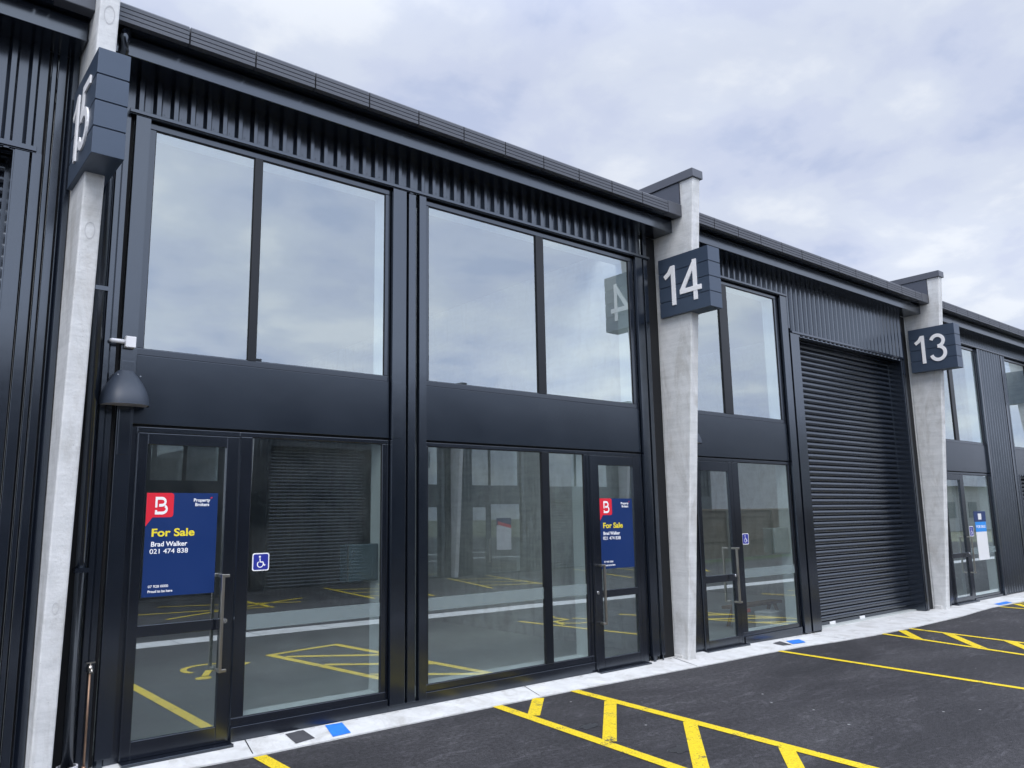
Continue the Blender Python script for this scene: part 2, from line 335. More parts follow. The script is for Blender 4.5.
DIG = {  # unit height, centre-line strokes, (strokes, advance)
 '1': ([[(0.02, 0.735), (0.16, 0.82), (0.27, 0.965)], [(0.295, 0.0), (0.295, 1.0)]], 0.50),
 '4': ([[(0.47, 0.0), (0.47, 1.0)], [(0.46, 0.92), (0.055, 0.315)], [(-0.01, 0.28), (0.66, 0.28)]], 0.74),
 '3': ([arc(0.30, 0.735, 0.215, 0.195, 165, -90, 18), arc(0.30, 0.305, 0.245, 0.235, 90, -165, 20)], 0.70),
 '5': ([[(0.56, 0.93), (0.16, 0.93), (0.095, 0.48)] , arc(0.28, 0.31, 0.245, 0.24, 130, -160, 22)], 0.68)}

# ------------------------------------------------------------------ ground
g = MB(); g.poly([(-900, -900, -0.012), (900, -900, -0.012), (900, 900, -0.012), (-900, 900, -0.012)]); struct(g.build('ground', 'drygrass'))
g = MB(); g.poly([(-60, -40, 0), (44, -40, 0), (44, 30, 0), (-60, 30, 0)]); struct(g.build('road', 'asphalt'))
# concrete strip along the shop fronts (outer edge follows the photo)
edge = [(-6, .26), (1.2, -.20), (1.87, -.30), (2.27, -.327), (3.24, -.316), (4.27, -.318), (5.32, -.331), (6.4, -.375), (7.47, -.421), (8.2, -.437), (8.97, -.480), (9.7, -.58),
        (10.44, -.652), (11.37, -.688), (12.15, -.674), (13.14, -.664), (13.9, -.60), (14.64, -.551), (15.6, -.58), (17, -.60), (24, -.6)]
edge[0] = (-6, -.30); edge[1] = (1.2, -.30)
def innerz(x):
    if x < 8: return 0.050
    if x < 10.2: return 0.050 - (x-8)/2.2*0.035
    return 0.015
g = MB()
for (xa, ya), (xb, yb) in zip(edge[:-1], edge[1:]):
    n = max(1, int((xb-xa)/0.5))
    for k in range(n):
        x0, x1 = xa+(xb-xa)*k/n, xa+(xb-xa)*(k+1)/n; y0, y1 = ya+(yb-ya)*k/n, ya+(yb-ya)*(k+1)/n
        g.poly([(x0, y0, .010), (x1, y1, .010), (x1, -.03, innerz(x1)), (x0, -.03, innerz(x0))])
        g.poly([(x0, -.03, innerz(x0)), (x1, -.03, innerz(x1)), (x1, .06, innerz(x1)), (x0, .06, innerz(x0))])
        g.poly([(x0, y0, -.01), (x1, y1, -.01), (x1, y1, .010), (x0, y0, .010)])
g.poly([(10.2, .06, .015), (13.5, .06, .015), (13.5, .5, .015), (10.2, .5, .015)])
struct(g.build('pavement', 'kerbconc'))
# saw-cut joints in the strip
g = MB()
for x in (2.30, 4.95, 7.1, 9.9, 12.3, 14.2, 16.5):
    yo = -.31 if x < 6 else (-.40 if x < 8 else (-.56 if x < 11 else -.62))
    g.poly([(x, yo, .012), (x+.008, yo, .012), (x+.05, -.04, innerz(x)+.0025), (x+.042, -.04, innerz(x)+.0025)])
struct(g.build('pavement_joints', 'gasket'))
def on_strip(x, y):
    xs_ = [e for e in edge]; yo = -.3
    for (xa, ya), (xb, yb) in zip(edge[:-1], edge[1:]):
        if xa <= x <= xb: yo = ya+(yb-ya)*(x-xa)/(xb-xa)
    t = min(1, max(0, (y-yo)/(-.03-yo))); return .010+(innerz(x)-.010)*t+.004
def patch(name, pts, mat):
    m = MB(); m.poly([(x, y, on_strip(x, y)) for x, y in pts]); return struct(m.build(name, mat))
patch('painted_square', [(2.918, -.287), (3.072, -.278), (3.106, -.067), (2.967, -.058)], 'bluepaint')
patch('painted_square', [(2.632, -.275), (2.794, -.245), (2.783, -.064), (2.635, -.076)], 'greypaint')
patch('painted_square', [(8.854, -.325), (8.994, -.360), (9.065, -.151), (8.871, -.177)], 'greypaint')
patch('painted_square', [(9.036, -.348), (9.281, -.377), (9.402, -.209), (9.150, -.182)], 'bluepaint')
patch('painted_square', [(15.045, -.53), (15.564, -.54), (15.70, -.40), (15.139, -.40)], 'bluepaint')
# dish channel down the middle of the yard
g = MB()
for k in range(44):
    x0, x1 = -14+k*1.1, -14+(k+1)*1.1
    def ce(x): return -5.72+0.055*(min(max(x, 4), 20)-4)
    for a, b, za, zb_ in ((-.26, -.05, .006, .003), (-.05, .05, .003, .003), (.05, .26, .003, .006)):
        g.poly([(x0, ce(x0)+a, za), (x1-.01, ce(x1)+a, za), (x1-.01, ce(x1)+b, zb_), (x0, ce(x0)+b, zb_)])
struct(g.build('drain_channel', 'kerbconc'))

def line(mb, a, b, w, z=.004):
    a = Vector(a); b = Vector(b); d = (b-a).normalized(); n = Vector((-d.y, d.x))*w/2
    mb.poly([(*(a-n), z), (*(b-n), z), (*(b+n), z), (*(a+n), z)])
g = MB()
line(g, (2.335, -.34), (2.33, -3.8), .095)
line(g, (4.455, -.31), (4.10, -3.75), .10); line(g, (5.36, -.335), (5.06, -3.9), .10); line(g, (4.06, -3.72), (5.10, -3.88), .09, .0045)
for a, b in (((4.91, -.335), (4.46, -.79)), ((5.28, -.87), (4.36, -1.74)), ((5.21, -1.79), (4.28, -2.62)), ((5.13, -2.68), (4.19, -3.46))): line(g, a, b, .105, .0045)
line(g, (8.58, -.45), (8.22, -3.9), .08)
line(g, (10.69, -.655), (9.95, -3.4), .08); line(g, (11.40, -.69), (10.85, -3.3), .08)
for a, b in (((11.15, -.69), (10.52, -1.20)), ((11.28, -1.22), (10.31, -2.02)), ((11.10, -2.02), (10.12, -2.78))): line(g, a, b, .11, .0045)
line(g, (14.9, -.58), (14.35, -3.6), .08); line(g, (15.7, -.6), (15.3, -3.6), .08)
for a, b in (((15.5, -.62), (14.78, -1.2)), ((15.6, -1.4), (14.65, -2.1)), ((15.5, -2.3), (14.5, -3.0))): line(g, a, b, .11, .0045)
# wheelchair symbols in the bays and a bay outline
def wheelsym(mb, cx, cy, s, ang):
    ca, sa = math.cos(ang), math.sin(ang)
    cv = lambda u, v, t: (cx+(u*ca-v*sa)*s, cy+(u*sa+v*ca)*s, .004+t)
    stroke(mb, arc(0, -.12, .30, .30, 130, 385, 18), .07, 0, .0005, cv)
    stroke(mb, [(-.05, .38), (-.02, .05), (.25, .03), (.42, -.34)], .075, 0.0006, .0010, cv)
    stroke(mb, arc(-.06, .50, .045, .045, 0, 360, 10), .09, 0, .0005, cv)
wheelsym(g, 3.22, -3.25, .95, rad(20)); wheelsym(g, 8.85, -3.45, 1.0, rad(180))
# markings mirrored in the nearest door
line(g, (4.3, -8.6), (7.6, -10.4), .09); line(g, (4.0, -9.8), (6.4, -9.1), .09); line(g, (4.8, -10.9), (7.2, -9.6), .09)
# far row of bays
line(g, (6.35, -9.0), (6.5, -12.3), .09)
line(g, (8.55, -9.0), (9.05, -12.3), .09); line(g, (9.7, -8.5), (10.5, -12.3), .09)
line(g, (11.65, -9.0), (12.75, -12.4), .09); line(g, (13.2, -9.0), (14.1, -12.4), .09)
for a, b in (((8.7, -9.6), (9.8, -9.0)), ((8.9, -10.6), (10.1, -9.9)), ((9.0, -11.6), (10.3, -10.9)), ((11.9, -9.8), (13.2, -9.2)), ((12.2, -10.8), (13.6, -10.0)), ((12.6, -11.8), (13.9, -11.1))): line(g, a, b, .11, .0045)
line(g, (16.0, -8.6), (17.4, -12.3), .09); line(g, (17.6, -8.6), (18.8, -12.3), .09); line(g, (19.0, -8.4), (22.5, -12.2), .09)
struct(g.build('parking_markings', 'yellowpaint', recalc=False))
# damp stains beside the hatching
for cx, cy, s in ((4.56, -1.33, .085), (4.62, -2.20, .11)):
    m = MB(); pts = []
    for k in range(26):
        a = 2*math.pi*k/26; r_ = s*(0.55+0.6*random.random()); pts.append((cx+r_*1.6*math.cos(a), cy+r_*.8*math.sin(a), .0025))
    m.poly(pts); struct(m.build('damp_stain', 'wetmat', recalc=False))

# ------------------------------------------------------------------ cladding
RT, RB = -0.056, -0.018      # rib top / pan bottom planes (local Y)
PITCH = 0.124
def clad(mb, x0, x1, z0, z1, phase=0.073):
    if x1-x0 < .004 or z1-z0 < .004: return
    P = []
    k0 = int(math.floor((x0-phase)/PITCH))-1; k1 = int(math.ceil((x1-phase)/PITCH))+1
    for k in range(k0, k1+1):
        b = phase+k*PITCH
        P += [(b, RB), (b+.053, RB), (b+.072, RT), (b+.103, RT), (b+.122, RB)]
    def yat(x):
        for (a, ya), (c, yc) in zip(P[:-1], P[1:]):
            if a <= x <= c: return ya+(yc-ya)*((x-a)/(c-a) if c > a else 0)
        return RT
    Q = [(x0, yat(x0))]+[p for p in P if x0+1e-4 < p[0] < x1-1e-4]+[(x1, yat(x1))]
    for (a, ya), (c, yc) in zip(Q[:-1], Q[1:]):
        mb.poly([(a, ya, z0), (c, yc, z0), (c, yc, z1), (a, ya, z1)])
    mb.poly([(p[0], p[1], z0) for p in Q]+[(x1, -.0105, z0), (x0, -.0105, z0)])
    mb.poly([(x0, -.0105, z0), (x1, -.0105, z0), (x1, -.0105, z1), (x0, -.0105, z1)])

def fascia_parts(u, x0, x1, endcap, right_gap=0.0):
    """gutter fascia, roof slab, beam under it"""
    zt, zb = 5.207, 5.062; yf = -.435
    prof = [(yf+.012, zt), (yf+.004, zt-.010), (yf, zt-.014), (yf, zt-.040), (yf+.006, zt-.043), (yf, zt-.047), (yf, zt-.074), (yf+.006, zt-.077), (yf, zt-.081),
            (yf, zt-.108), (yf+.006, zt-.111), (yf, zt-.115), (yf, zb+.002), (yf+.05, zb), (yf+.05, zt)]
    m = MB(); x = x0; xe = x1-(.24 if endcap else 0)
    while x < xe-.02:
        xn = min(x+.495, xe); m.extr(prof, 'x', x+.006, xn-.006); x = xn
    m.build('fascia', 'fascia', u)
    if endcap:
        m = MB(); m.box(xe, x1, yf-.004, yf+.10, zb-.002, zt+.002); m.build('fascia_end', 'fascia', u, bevel=.006)
    m = MB(); m.box(x0, x1, yf+.051, .14, zb+.006, zt-.02); m.box(x0, x1, .90, 12.0, zb+.006, zt-.02); m.build('roof', 'flash', u)
    m = MB(); m.box(x0, x1, .14, .90, zb+.04, zb+.045); m.build('added_roof_opening', 'glassback', u)  # opening added behind the fascia to light the window reveals and floor
    m = MB(); m.extr([(-.29, 4.904), (-.29, 5.045), (-.275, 5.066), (-.01, 5.066), (-.01, 4.904)], 'x', x0, x1-(.012 if endcap else 0)); m.build('soffit_beam', 'flash', u, bevel=.004)

def pane(u, name, x0, x1, z0, z1, y=0.0):
    m = MB(); m.box(x0, x1, y, y+.012, z0, z1, mi=1, front=0); return m.build(name, ['glass', 'glassback'], u)

def window(u, xs, z0, z1, fx0, fx1, fz0, fz1, name='upper_window', reveal=True, topreveal=True, sillz=None, band=False, botreveal=True):
    """xs: list of (glass x0, x1); f*: frame outer bounds"""
    m = MB(); YF = -.014; YB = .020
    m.box(fx0, fx1, YF, YB, z1, fz1); m.box(fx0, fx1, YF, YB, fz0, z0)
    m.box(fx0, xs[0][0], YF+.0005, YB-.0005, z0, z1); m.box(xs[-1][1], fx1, YF+.0005, YB-.0005, z0, z1)
    f = m.build(name, 'frame', u, bevel=.004)
    m = MB(); bd = .008
    for a, b in xs:   # glazing beads, a small step inside the frame
        m.box(a-.001, a+bd*.4, YF+.005, -.001, z0, z1); m.box(b-bd*.4, b+.001, YF+.005, -.001, z0, z1)
        m.box(a, b, YF+.004, -.001, z1-bd*.6, z1+.001); m.box(a, b, YF+.004, -.001, z0-.001, z0+bd*.3)
    m.build('glazing_bead', 'gasket', f)
    for (a, b), (c, d) in zip(xs[:-1], xs[1:]):
        m = MB(); m.box(b, c, YF-.004, YB, z0-.004, z1+.004); m.build('mullion', 'mullionblack', f, bevel=.004)
    for a, b in xs:
        pane(f, 'pane', a-.002, b+.002, z0-.002, z1+.002)
        if band:
            m = MB(); m.box(a+.004, b-.004,  -.0022, -.0012, .815, .925); m.build('frosted_band', 'frosted', f)
    if reveal:
        m = MB(); a, b = xs[0][0], xs[-1][1]; d = .185
        m.box(b+.004, b+.030, YB+.001, d, z0-.03, z1+.03); m.box(a-.030, a-.004, YB+.001, d, z0-.03, z1+.03)
        if topreveal: m.box(a-.004, b+.004, YB+.001, d, z1+.004, z1+.03)
        if botreveal: m.box(a-.004, b+.004, YB+.001, d, z0-.03, z0-.003)
        m.build('reveal', 'reveal', f)
    return f

def door(u, lx0, lx1, gx0, gx1, lz0, lz1, gz0, gz1, rz0, rz1, handle_x, hz0, hz1, lock_x, name='door'):
    m = MB(); YF = -.024; YB = .014
    m.box(lx0, gx0, YF, YB, lz0, lz1); m.box(gx1, lx1, YF, YB, lz0, lz1)
    m.box(gx0, gx1, YF+.0005, YB, gz1, lz1); m.box(gx0, gx1, YF+.0005, YB, lz0, gz0); m.box(gx0, gx1, YF+.001, YB, rz0, rz1)
    d = m.build(name, 'frame', u, bevel=.003)
    pane(d, 'pane', gx0-.002, gx1+.002, rz1-.002, gz1+.002, -.002); pane(d, 'pane', gx0-.002, gx1+.002, gz0-.002, rz0+.002, -.002)
    m = MB(); w = .011; y0, y1 = -.112, -.088
    m.box(handle_x-w, handle_x+w, y0, y1, hz0, hz1); 
    for hz in (hz0+.012, hz1-.012): m.box(handle_x-w+.001, handle_x+w-.001, y1-.001, YF-.001, hz-.011, hz+.011)
    s = 1 if lock_x > handle_x else -1
    for hz in (hz0+.012, hz1-.012): m.box(min(handle_x, handle_x+s*.045), max(handle_x, handle_x+s*.045), y0+.001, y1-.002, hz-.0105, hz+.0105)
    m.build('handle', 'steel', d, bevel=.003)
    m = MB(); m.tube([(lock_x, YF-.001, (rz0+rz1)/2+.02), (lock_x, YF-.014, (rz0+rz1)/2+.02)], .017, 16); m.build('lock', 'chrome', d)
    return d

def roller(u, x0, x1, ztop, yd=.20, z0=.02):
    m = MB(); p = .082; z = z0+.06
    m.box(x0+.004, x1-.004, yd-.012, yd+.02, z0, z0+.06)
    while z < ztop+.15:
        pr = [(yd+.012, z), (yd+.004, z+.006)]
        for k in range(0, 9):
            a = -75+150*k/8; pr.append((yd+.004-.020*math.cos(rad(a)), z+.006+(p-.012)*(0.5+0.5*math.sin(rad(a))/math.sin(rad(75)))))
        pr += [(yd+.004, z+p-.005), (yd+.012, z+p)]
        n = len(pr); i = len(m.v)
        m.v += [(x0+.004, a, b) for a, b in pr]+[(x1-.004, a, b) for a, b in pr]
        for k in range(n-1): m.f.append((i+k, i+k+1, i+n+k+1, i+n+k)); m.m.append(0); m.sm.append(True)
        z += p
    r = m.build('roller_door', 'roller', u, recalc=False)
    for x in ((x0*.78+x1*.22), (x0*.62+x1*.38)+.35):
        m = MB(); m.box(x-.07, x+.07, yd-.030, yd-.012, z0+.012, z0+.050); m.build('bottom_rail_tag', 'whitepaper', r, bevel=.004)
    m = MB()
    m.box(x0-.012, x0+.003, -.045, yd+.04, z0, ztop+.012); m.box(x1-.003, x1+.012, -.045, yd+.04, z0, ztop+.012); m.box(x0+.003, x1-.003, -.045, yd+.04, ztop, ztop+.012)
    m.box(x0+.003, x0+.03, yd-.030, yd+.035, z0, ztop); m.box(x1-.02, x1-.003, yd-.030, yd+.035, z0, ztop)
    m.build('roller_door_surround', 'flash', u)
    return r

def unit(name, label, X0, X1, Y, flip, spec, endcap=True, group='warehouse units'):
    """one unit of the row; spec in world X; flip = faces +Y (opposite row)"""
    u = empty(name, label, 'warehouse unit', (X1 if flip else X0, Y, -.15 if flip else 0), math.pi if flip else 0, group)
    def L(x): return (X1-x) if flip else (x-X0)
    def LL(a, b): return tuple(sorted((L(a), L(b))))
    Wd = X1-X0; holes = []
    tr = MB(); trn = 0
    for k, it in enumerate(spec):
        t = it[0]
        if t == 'win':      # ('win', [(gx0,gx1)..], z0, z1, fx0, fx1, fz0, fz1, name, band)
            xs = sorted(LL(a, b) for a, b in it[1]); f0, f1 = LL(it[4], it[5])
            low = it[8] != 'upper_window'
            window(u, xs, it[2], it[3], f0, f1, it[6], it[7], name=it[8], band=it[9], topreveal=not low)
            holes.append((f0, f1, it[6], it[7]))
        elif t == 'door':
            _, l0, l1, g0, g1, lz0, lz1, gz0, gz1, rz0, rz1, hx, hz0, hz1, lk = it
            a, b = LL(l0, l1); c, d = LL(g0, g1)
            door(u, a, b, c, d, lz0, lz1, gz0, gz1, rz0, rz1, L(hx), hz0, hz1, L(lk)); holes.append((a, b, lz0, lz1))
        elif t == 'roll':
            a, b = LL(it[1], it[2]); roller(u, a, b, it[3]); holes.append((a, b, 0, it[3]))
        elif t == 'hole':
            a, b = LL(it[1], it[2]); holes.append((a, b, it[3], it[4]))
        elif t == 'trim':   # flat flashing board, y depth
            a, b = LL(it[1], it[2]); y = it[5] if len(it) > 5 else -.056
            tr.box(a, b, y, -.005, it[3], it[4]); trn += 1; holes.append((a, b, it[3], it[4]))
        elif t == 'cap':    # horizontal flashing, proud of the cladding
            a, b = LL(it[1], it[2]); tr.box(a, b, -.070, -.003, it[3], it[4]); tr.box(a+.001, b-.001, -.058, -.003, it[3]-.008, it[3]); trn += 1; holes.append((a, b, it[3]-.008, it[4]))
        elif t == 'panel':
            a, b = LL(it[1], it[2]); m = MB(); m.box(a, b, -.020, .02, it[3], it[4]); m.build('spandrel_panel', 'panel', u, bevel=.003); holes.append((a, b, it[3], it[4]))
        elif t == 'gap':    # recessed black shadow gap
            a, b = LL(it[1], it[2]); m = MB(); m.box(a, b, .006, .02, it[3], it[4]); m.build('shadow_gap', 'gasket', u); holes.append((a, b, it[3], it[4]))
        elif t == 'sill':
            a, b = LL(it[1], it[2]); m = MB(); m.box(a, b, it[5], .05, it[3], it[4]); m.build('sill', 'frame', u, bevel=.003); holes.append((a, b, it[3], it[4]))
        elif t == 'jamb':
            a, b = LL(it[1], it[2]); m = MB(); m.box(a, b, -.016, .055, it[3], it[4]); m.build('door_frame', 'frame', u, bevel=.003); holes.append((a, b, it[3], it[4]))
    if trn: tr.build('flashing', 'flash', u, bevel=.002)
    xs = sorted({0.0, Wd}|{h[0] for h in holes if 0 < h[0] < Wd}|{h[1] for h in holes if 0 < h[1] < Wd})
    m = MB()
    for a, b in zip(xs[:-1], xs[1:]):
        if b-a < .003: continue
        mid = (a+b)/2; z = .04; top = 4.904
        for h in sorted((h for h in holes if h[0]-1e-4 <= mid <= h[1]+1e-4), key=lambda h: h[2]):
            if h[2] > z+.004: clad(m, a, b, z, h[2])
            z = max(z, h[3])
        if z < top-.004: clad(m, a, b, z, top)
    m.build('wall_cladding', 'clad', u, recalc=False)
    if not flip:   # screw heads in the pans
        m = MB()
        for a, b in zip(xs[:-1], xs[1:]):
            if b-a < .10: continue
            mid = (a+b)/2; z = .04; iv = []
            for h in sorted((h for h in holes if h[0]-1e-4 <= mid <= h[1]+1e-4), key=lambda h: h[2]):
                if h[2] > z+.1: iv.append((z, h[2]))
                z = max(z, h[3])
            if z < 4.8: iv.append((z, 4.904))
            for z0, z1 in iv:
                k = int(math.ceil((a-.073)/PITCH))
                while .073+k*PITCH+.03 < b:
                    x = .073+k*PITCH+.014
                    if x > a+.01:
                        zz = z0+.045
                        while zz < z1-.02: m.tube([(x, RB+.001, zz), (x, RB-.005, zz)], .0045, 6); zz += 0.9
                    k += 1
        if m.v: m.build('cladding_screws', 'flash', u)['kind'] = 'stuff'
    fascia_parts(u, .0, Wd, endcap)
    # interior shell: backing behind the solid parts, rear wall, ceiling, floor
    m = MB()
    for a, b in zip(xs[:-1], xs[1:]):
        if b-a < .003: continue
        mid = (a+b)/2; z = .0
        for h in sorted((h for h in holes if h[0]-1e-4 <= mid <= h[1]+1e-4 and not (h[3]-h[2] < .06)), key=lambda h: h[2]):
            if h[2] > z+.03: m.box(a, b, .058, .10, z, h[2])
            z = max(z, h[3])
        if z < 5.0: m.box(a, b, .058, .10, z, 5.066)
    m.build('inner_wall', 'wallin', u)
    m = MB(); m.box(0, Wd, 11.6, 11.8, 0, 5.066); m.build('rear_wall', 'wallin', u)
    m = MB(); m.box(0, Wd, .10, 11.6, .0, .035); m.build('inner_floor', 'floorin', u)
    m = MB(); m.box(0, Wd, .90, 11.6, 4.98, 5.06); m.build('inner_ceiling', 'ceiling', u)
    return u

def n(x, y=-.05): return x*(6+y)/6          # X read on the glass plane -> X at depth y
ZT = 4.905
spec15 = [
 ('win', [(1.506, 2.269), (2.335, 3.486)], 2.850, 4.530, 1.460, 3.535, 2.800, 4.578, 'upper_window', False),
 ('win', [(3.952, 5.288), (5.395, 6.719)], 2.850, 4.530, 3.900, 6.790, 2.800, 4.578, 'upper_window', False),
 ('gap', 1.4605, 3.56, 4.578, 4.600), ('gap', 3.900, 6.83, 4.578, 4.600),
 ('gap', 3.535, 3.558, .10, 4.578), ('gap', 6.790, 6.815, .05, 4.578),
 ('panel', 1.462, 3.533, 2.303, 2.799), ('panel', 3.902, 6.788, 2.303, 2.799),
 ('gap', 1.462, 3.533, 2.286, 2.303), ('gap', 3.902, 6.788, 2.286, 2.303),
 # lower A: door + window
 ('jamb', 1.455, 1.500, .045, 2.285), ('jamb', 1.500, 2.230, 2.246, 2.285), ('sill', 1.500, 2.235, .030, .058, -.12),
 ('door', 1.504, 2.224, 1.572, 2.134, .060, 2.243, .172, 2.163, .842, .918, 2.118, .552, 1.236, 2.166),
 ('win', [(2.333, 3.475)], .208, 2.250, 2.232, 3.535, .150, 2.285, 'shop_window', True), ('sill', 2.24, 3.535, .048, .150, -.036),
 # lower B: window window door
 ('win', [(3.945, 5.302), (5.400, 5.893)], .208, 2.250, 3.900, 5.955, .150, 2.285, 'shop_window', True), ('sill', 3.900, 5.955, .048, .150, -.036),
 ('door', 5.970, 6.722, 6.098, 6.640, .060, 2.243, .168, 2.143, .768, .842, 6.055, .508, 1.113, 6.022),
 ('jamb', 5.955, 6.728, 2.246, 2.285), ('jamb', 6.727, 6.790, .045, 2.285), ('sill', 5.957, 6.727, .030, .058, -.10),
 # flashings
 ('cap', n(1.315), n(7.10), 4.600, 4.628),
 ('trim', n(1.362), n(1.4665), .10, 4.590), ('gap', n(1.335), n(1.362), .05, 4.60), ('gap', n(1.4665), 1.4605, .1, 4.6),
 ('trim', n(3.572), n(3.713), .10, 4.590), ('trim', n(3.744), n(3.820), .10, 4.585, -.048), ('trim', n(3.855), 3.898, .10, 4.590),
 ('gap', n(3.713), n(3.744), .10, 4.59), ('gap', n(3.820), n(3.855), .10, 4.59),
 ('sill', 3.535, 3.900, .048, .100, -.036), ('trim', n(3.580), n(3.665), 2.30, 2.80, -.0585), ('trim', n(1.375), n(1.455), 2.08, 2.74, -.0585),
 ('trim', n(6.86), n(6.975), .10, 4.590), ('trim', n(7.015), n(7.075), .10, 4.905, -.046), ('gap', n(6.975), n(7.015), .05, 4.905), ('gap', n(7.075), 7.225, .05, 4.905),
 ('gap', .965+.13, n(1.235), .05, 4.905),
]
spec14 = [
 ('win', [(7.50, 8.432), (8.608, 9.721)], 2.860, 4.572, 7.45, 9.795, 2.812, 4.616, 'upper_window', False),
 ('gap', 7.45, 9.835, 4.616, 4.636), ('gap', 9.795, 9.835, .05, 4.616),
 ('panel', 7.452, 9.793, 2.300, 2.811), ('gap', 7.452, 9.793, 2.284, 2.300),
 ('jamb', 7.45, 7.740, .045, 2.284), ('jamb', 7.740, 8.520, 2.244, 2.284), ('sill', 7.70, 8.52, .030, .055, -.10),
 ('door', 7.745, 8.515, 7.830, 8.402, .056, 2.240, .150, 2.125, .80, .88, 8.36, .54, 1.20, 8.405),
 ('win', [(8.623, 9.766)], .172, 2.247, 8.522, 9.795, .125, 2.284, 'shop_window', True), ('sill', 8.522, 9.795, .030, .125, -.036),
 ('cap', 7.40, n(10.07), 4.636, 4.664),
 ('trim', n(9.90), n(10.055), .04, 4.628), ('gap', n(10.055), n(10.10), .04, 4.18), ('trim', n(10.10), n(10.32), .04, 4.12),
 ('roll', n(10.32), 13.376, 4.085), ('cap', n(10.13), n(13.60), 4.120, 4.150),
 ('gap', 13.36, 13.376, .02, 4.085), ('trim', 13.376+.014, n(13.52), .02, 4.112), ('trim', n(13.57), n(13.635), .02, 4.905, -.046), ('gap', n(13.635), 13.77, .02, 4.905), ('gap', n(13.52), n(13.57), .02, 4.112),
]
spec14 = [s for s in spec14 if not (s[0] == 'gap' and s[1] == 13.36)]
spec13 = [
 ('win', [(14.45, 15.34), (15.500, 16.620)], 2.853, 4.640, 14.35, 16.70, 2.805, 4.690, 'upper_window', False),
 ('gap', 14.35, 16.77, 4.690, 4.710), ('gap', 16.70, 16.77, .03, 4.690),
 ('panel', 14.352, 16.698, 2.285, 2.804), ('gap', 14.352, 16.698, 2.270, 2.285),
 ('jamb', 14.35, 14.58, .020, 2.27), ('jamb', 14.58, 15.380, 2.232, 2.27), ('sill', 14.5, 15.38, .015, .040, -.10),
 ('door', 14.585, 15.375, 14.67, 15.28, .045, 2.228, .12, 2.13, .78, .86, 15.31, .50, 1.14, 15.345),
 ('win', [(15.460, 16.610)], .10, 2.230, 15.382, 16.70, .06, 2.27, 'shop_window', True), ('sill', 15.382, 16.70, .015, .06, -.036),
 ('cap', 14.1, 20.0, 4.710, 4.736),
 ('trim', n(16.80), n(16.885), .02, 4.70), ('trim', n(18.0), n(18.085), .02, 4.70),
 ('win', [(18.15, 19.30), (19.40, 20.0)], 2.853, 4.640, 18.06, 20.05, 2.80, 4.690, 'upper_window', False),
 ('panel', 18.06, 20.05, 2.285, 2.799), ('roll', 18.15, 20.0, 2.255), ('gap', 18.06, 20.05, 4.69, 4.71),
]
spec16 = [
 ('roll', -4.0, n(.615), 4.10), ('cap', -4.2, n(.745), 4.115, 4.150), ('trim', n(.620), n(.708), .03, 4.105), ('gap', n(.708), n(.722), .03, 4.108),
 ('trim', n(.722), n(.780), .03, 4.109), ('trim', n(.800), n(.826), .03, 4.905, -.046), ('gap', n(.780), n(.800), .03, 4.905), ('gap', n(.826), n(.842), .03, 4.905),
 ('trim', n(.842), n(.890), .03, 4.905, -.030), ('gap', n(.890), n(.905), .03, 4.905),
]
unit('warehouse_unit', 'dark clad unit between the 15 and 14 signs with two tall glazed bays', .965+.13, 7.225, 0, False, spec15)
unit('warehouse_unit', 'dark clad unit between the 14 and 13 signs with a tall closed roller door', 7.36, 13.77, 0, False, spec14)
unit('warehouse_unit', 'farthest dark clad unit in the row, right of the 13 sign', 13.90, 20.2, 0, False, spec13, endcap=False)
unit('warehouse_unit', 'dark ribbed unit cut by the left edge of the photo, left of the 15 sign', -5.3, .965, 0, False, spec16, endcap=True)

# ------------------------------------------------------------------ concrete party-wall fins
def fin(X0, T, Y, flip, label, marks=False, detail=True):
    o = empty('concrete_pillar', label, 'pillar', (X0+T if flip else X0, Y, -.15 if flip else 0), math.pi if flip else 0, 'concrete fins between the units')
    top = 5.50
    prof = [(-.185, 0), (-.185-.0795*1.0, 1.0), (-.185-.0795*3.0, 3.0), (-.185-.0795*top, top), (-.42, top), (-.42, 5.0), (.0, 5.0), (.0, 0)]
    prof = [(-.185-.0795*z, z) for z in (0, .5, 1, 1.5, 2, 2.5, 3, 3.5, 4, 4.5, 5, top)]+[(-.42, top), (-.42, 5.07), (0, 5.07), (0, 0)]
    m = MB(); m.extr(prof, 'x', 0, T); m.build('fin', 'concrete', o, bevel=.012)
    m = MB(); m.box(.004, T-.004, .001, 11.8, 0, 5.07); m.build('party_wall', 'concrete', o)
    m = MB(); m.box(-.006, T+.006, -.418, 11.8, 5.075, top-.004); m.build('parapet_panel', 'parapet', o)
    # folded metal capping
    yf = -.185-.0795*top-.022
    m = MB(); m.extr([(yf, top-.004), (yf, top+.095), (yf+.01, top+.10), (11.8, top+.16), (11.8, top-.004)], 'x', -.028, T+.028); m.build('capping', 'capmetal', o, bevel=.004)
    m = MB(); m.box(-.016, T+.016, -.12, .0, -.005, .075); m.build('footing', 'kerbconc', o, bevel=.01)
    if marks:
        for z, s in ((3.50, .05), (4.98, .055), (1.1, .03)):
            yy = -.185-.0795*z
            m = MB(); pts = []
            for k in range(20):
                a = 2*math.pi*k/20; dz = s*1.2*math.sin(a); pts.append((T*.5+s*.62*math.cos(a), yy-.0795*dz-.0015, z+dz))
            q = [(a, b-.0, c) for a, b, c in pts]; inner = [(T*.5+(a-T*.5)*.86, b, z+(c-z)*.86) for a, b, c in pts]
            for k in range(20): m.poly([q[k], q[(k+1) % 20], inner[(k+1) % 20], inner[k]])
            m.build('anchor_recess', 'greyring', o, recalc=False)
    return o
plain('greyring', (0.52, 0.525, 0.53), rough=0.9)
fin(.962, .122, 0, False, 'tall pale concrete fin at the left carrying the 15 sign', marks=True)
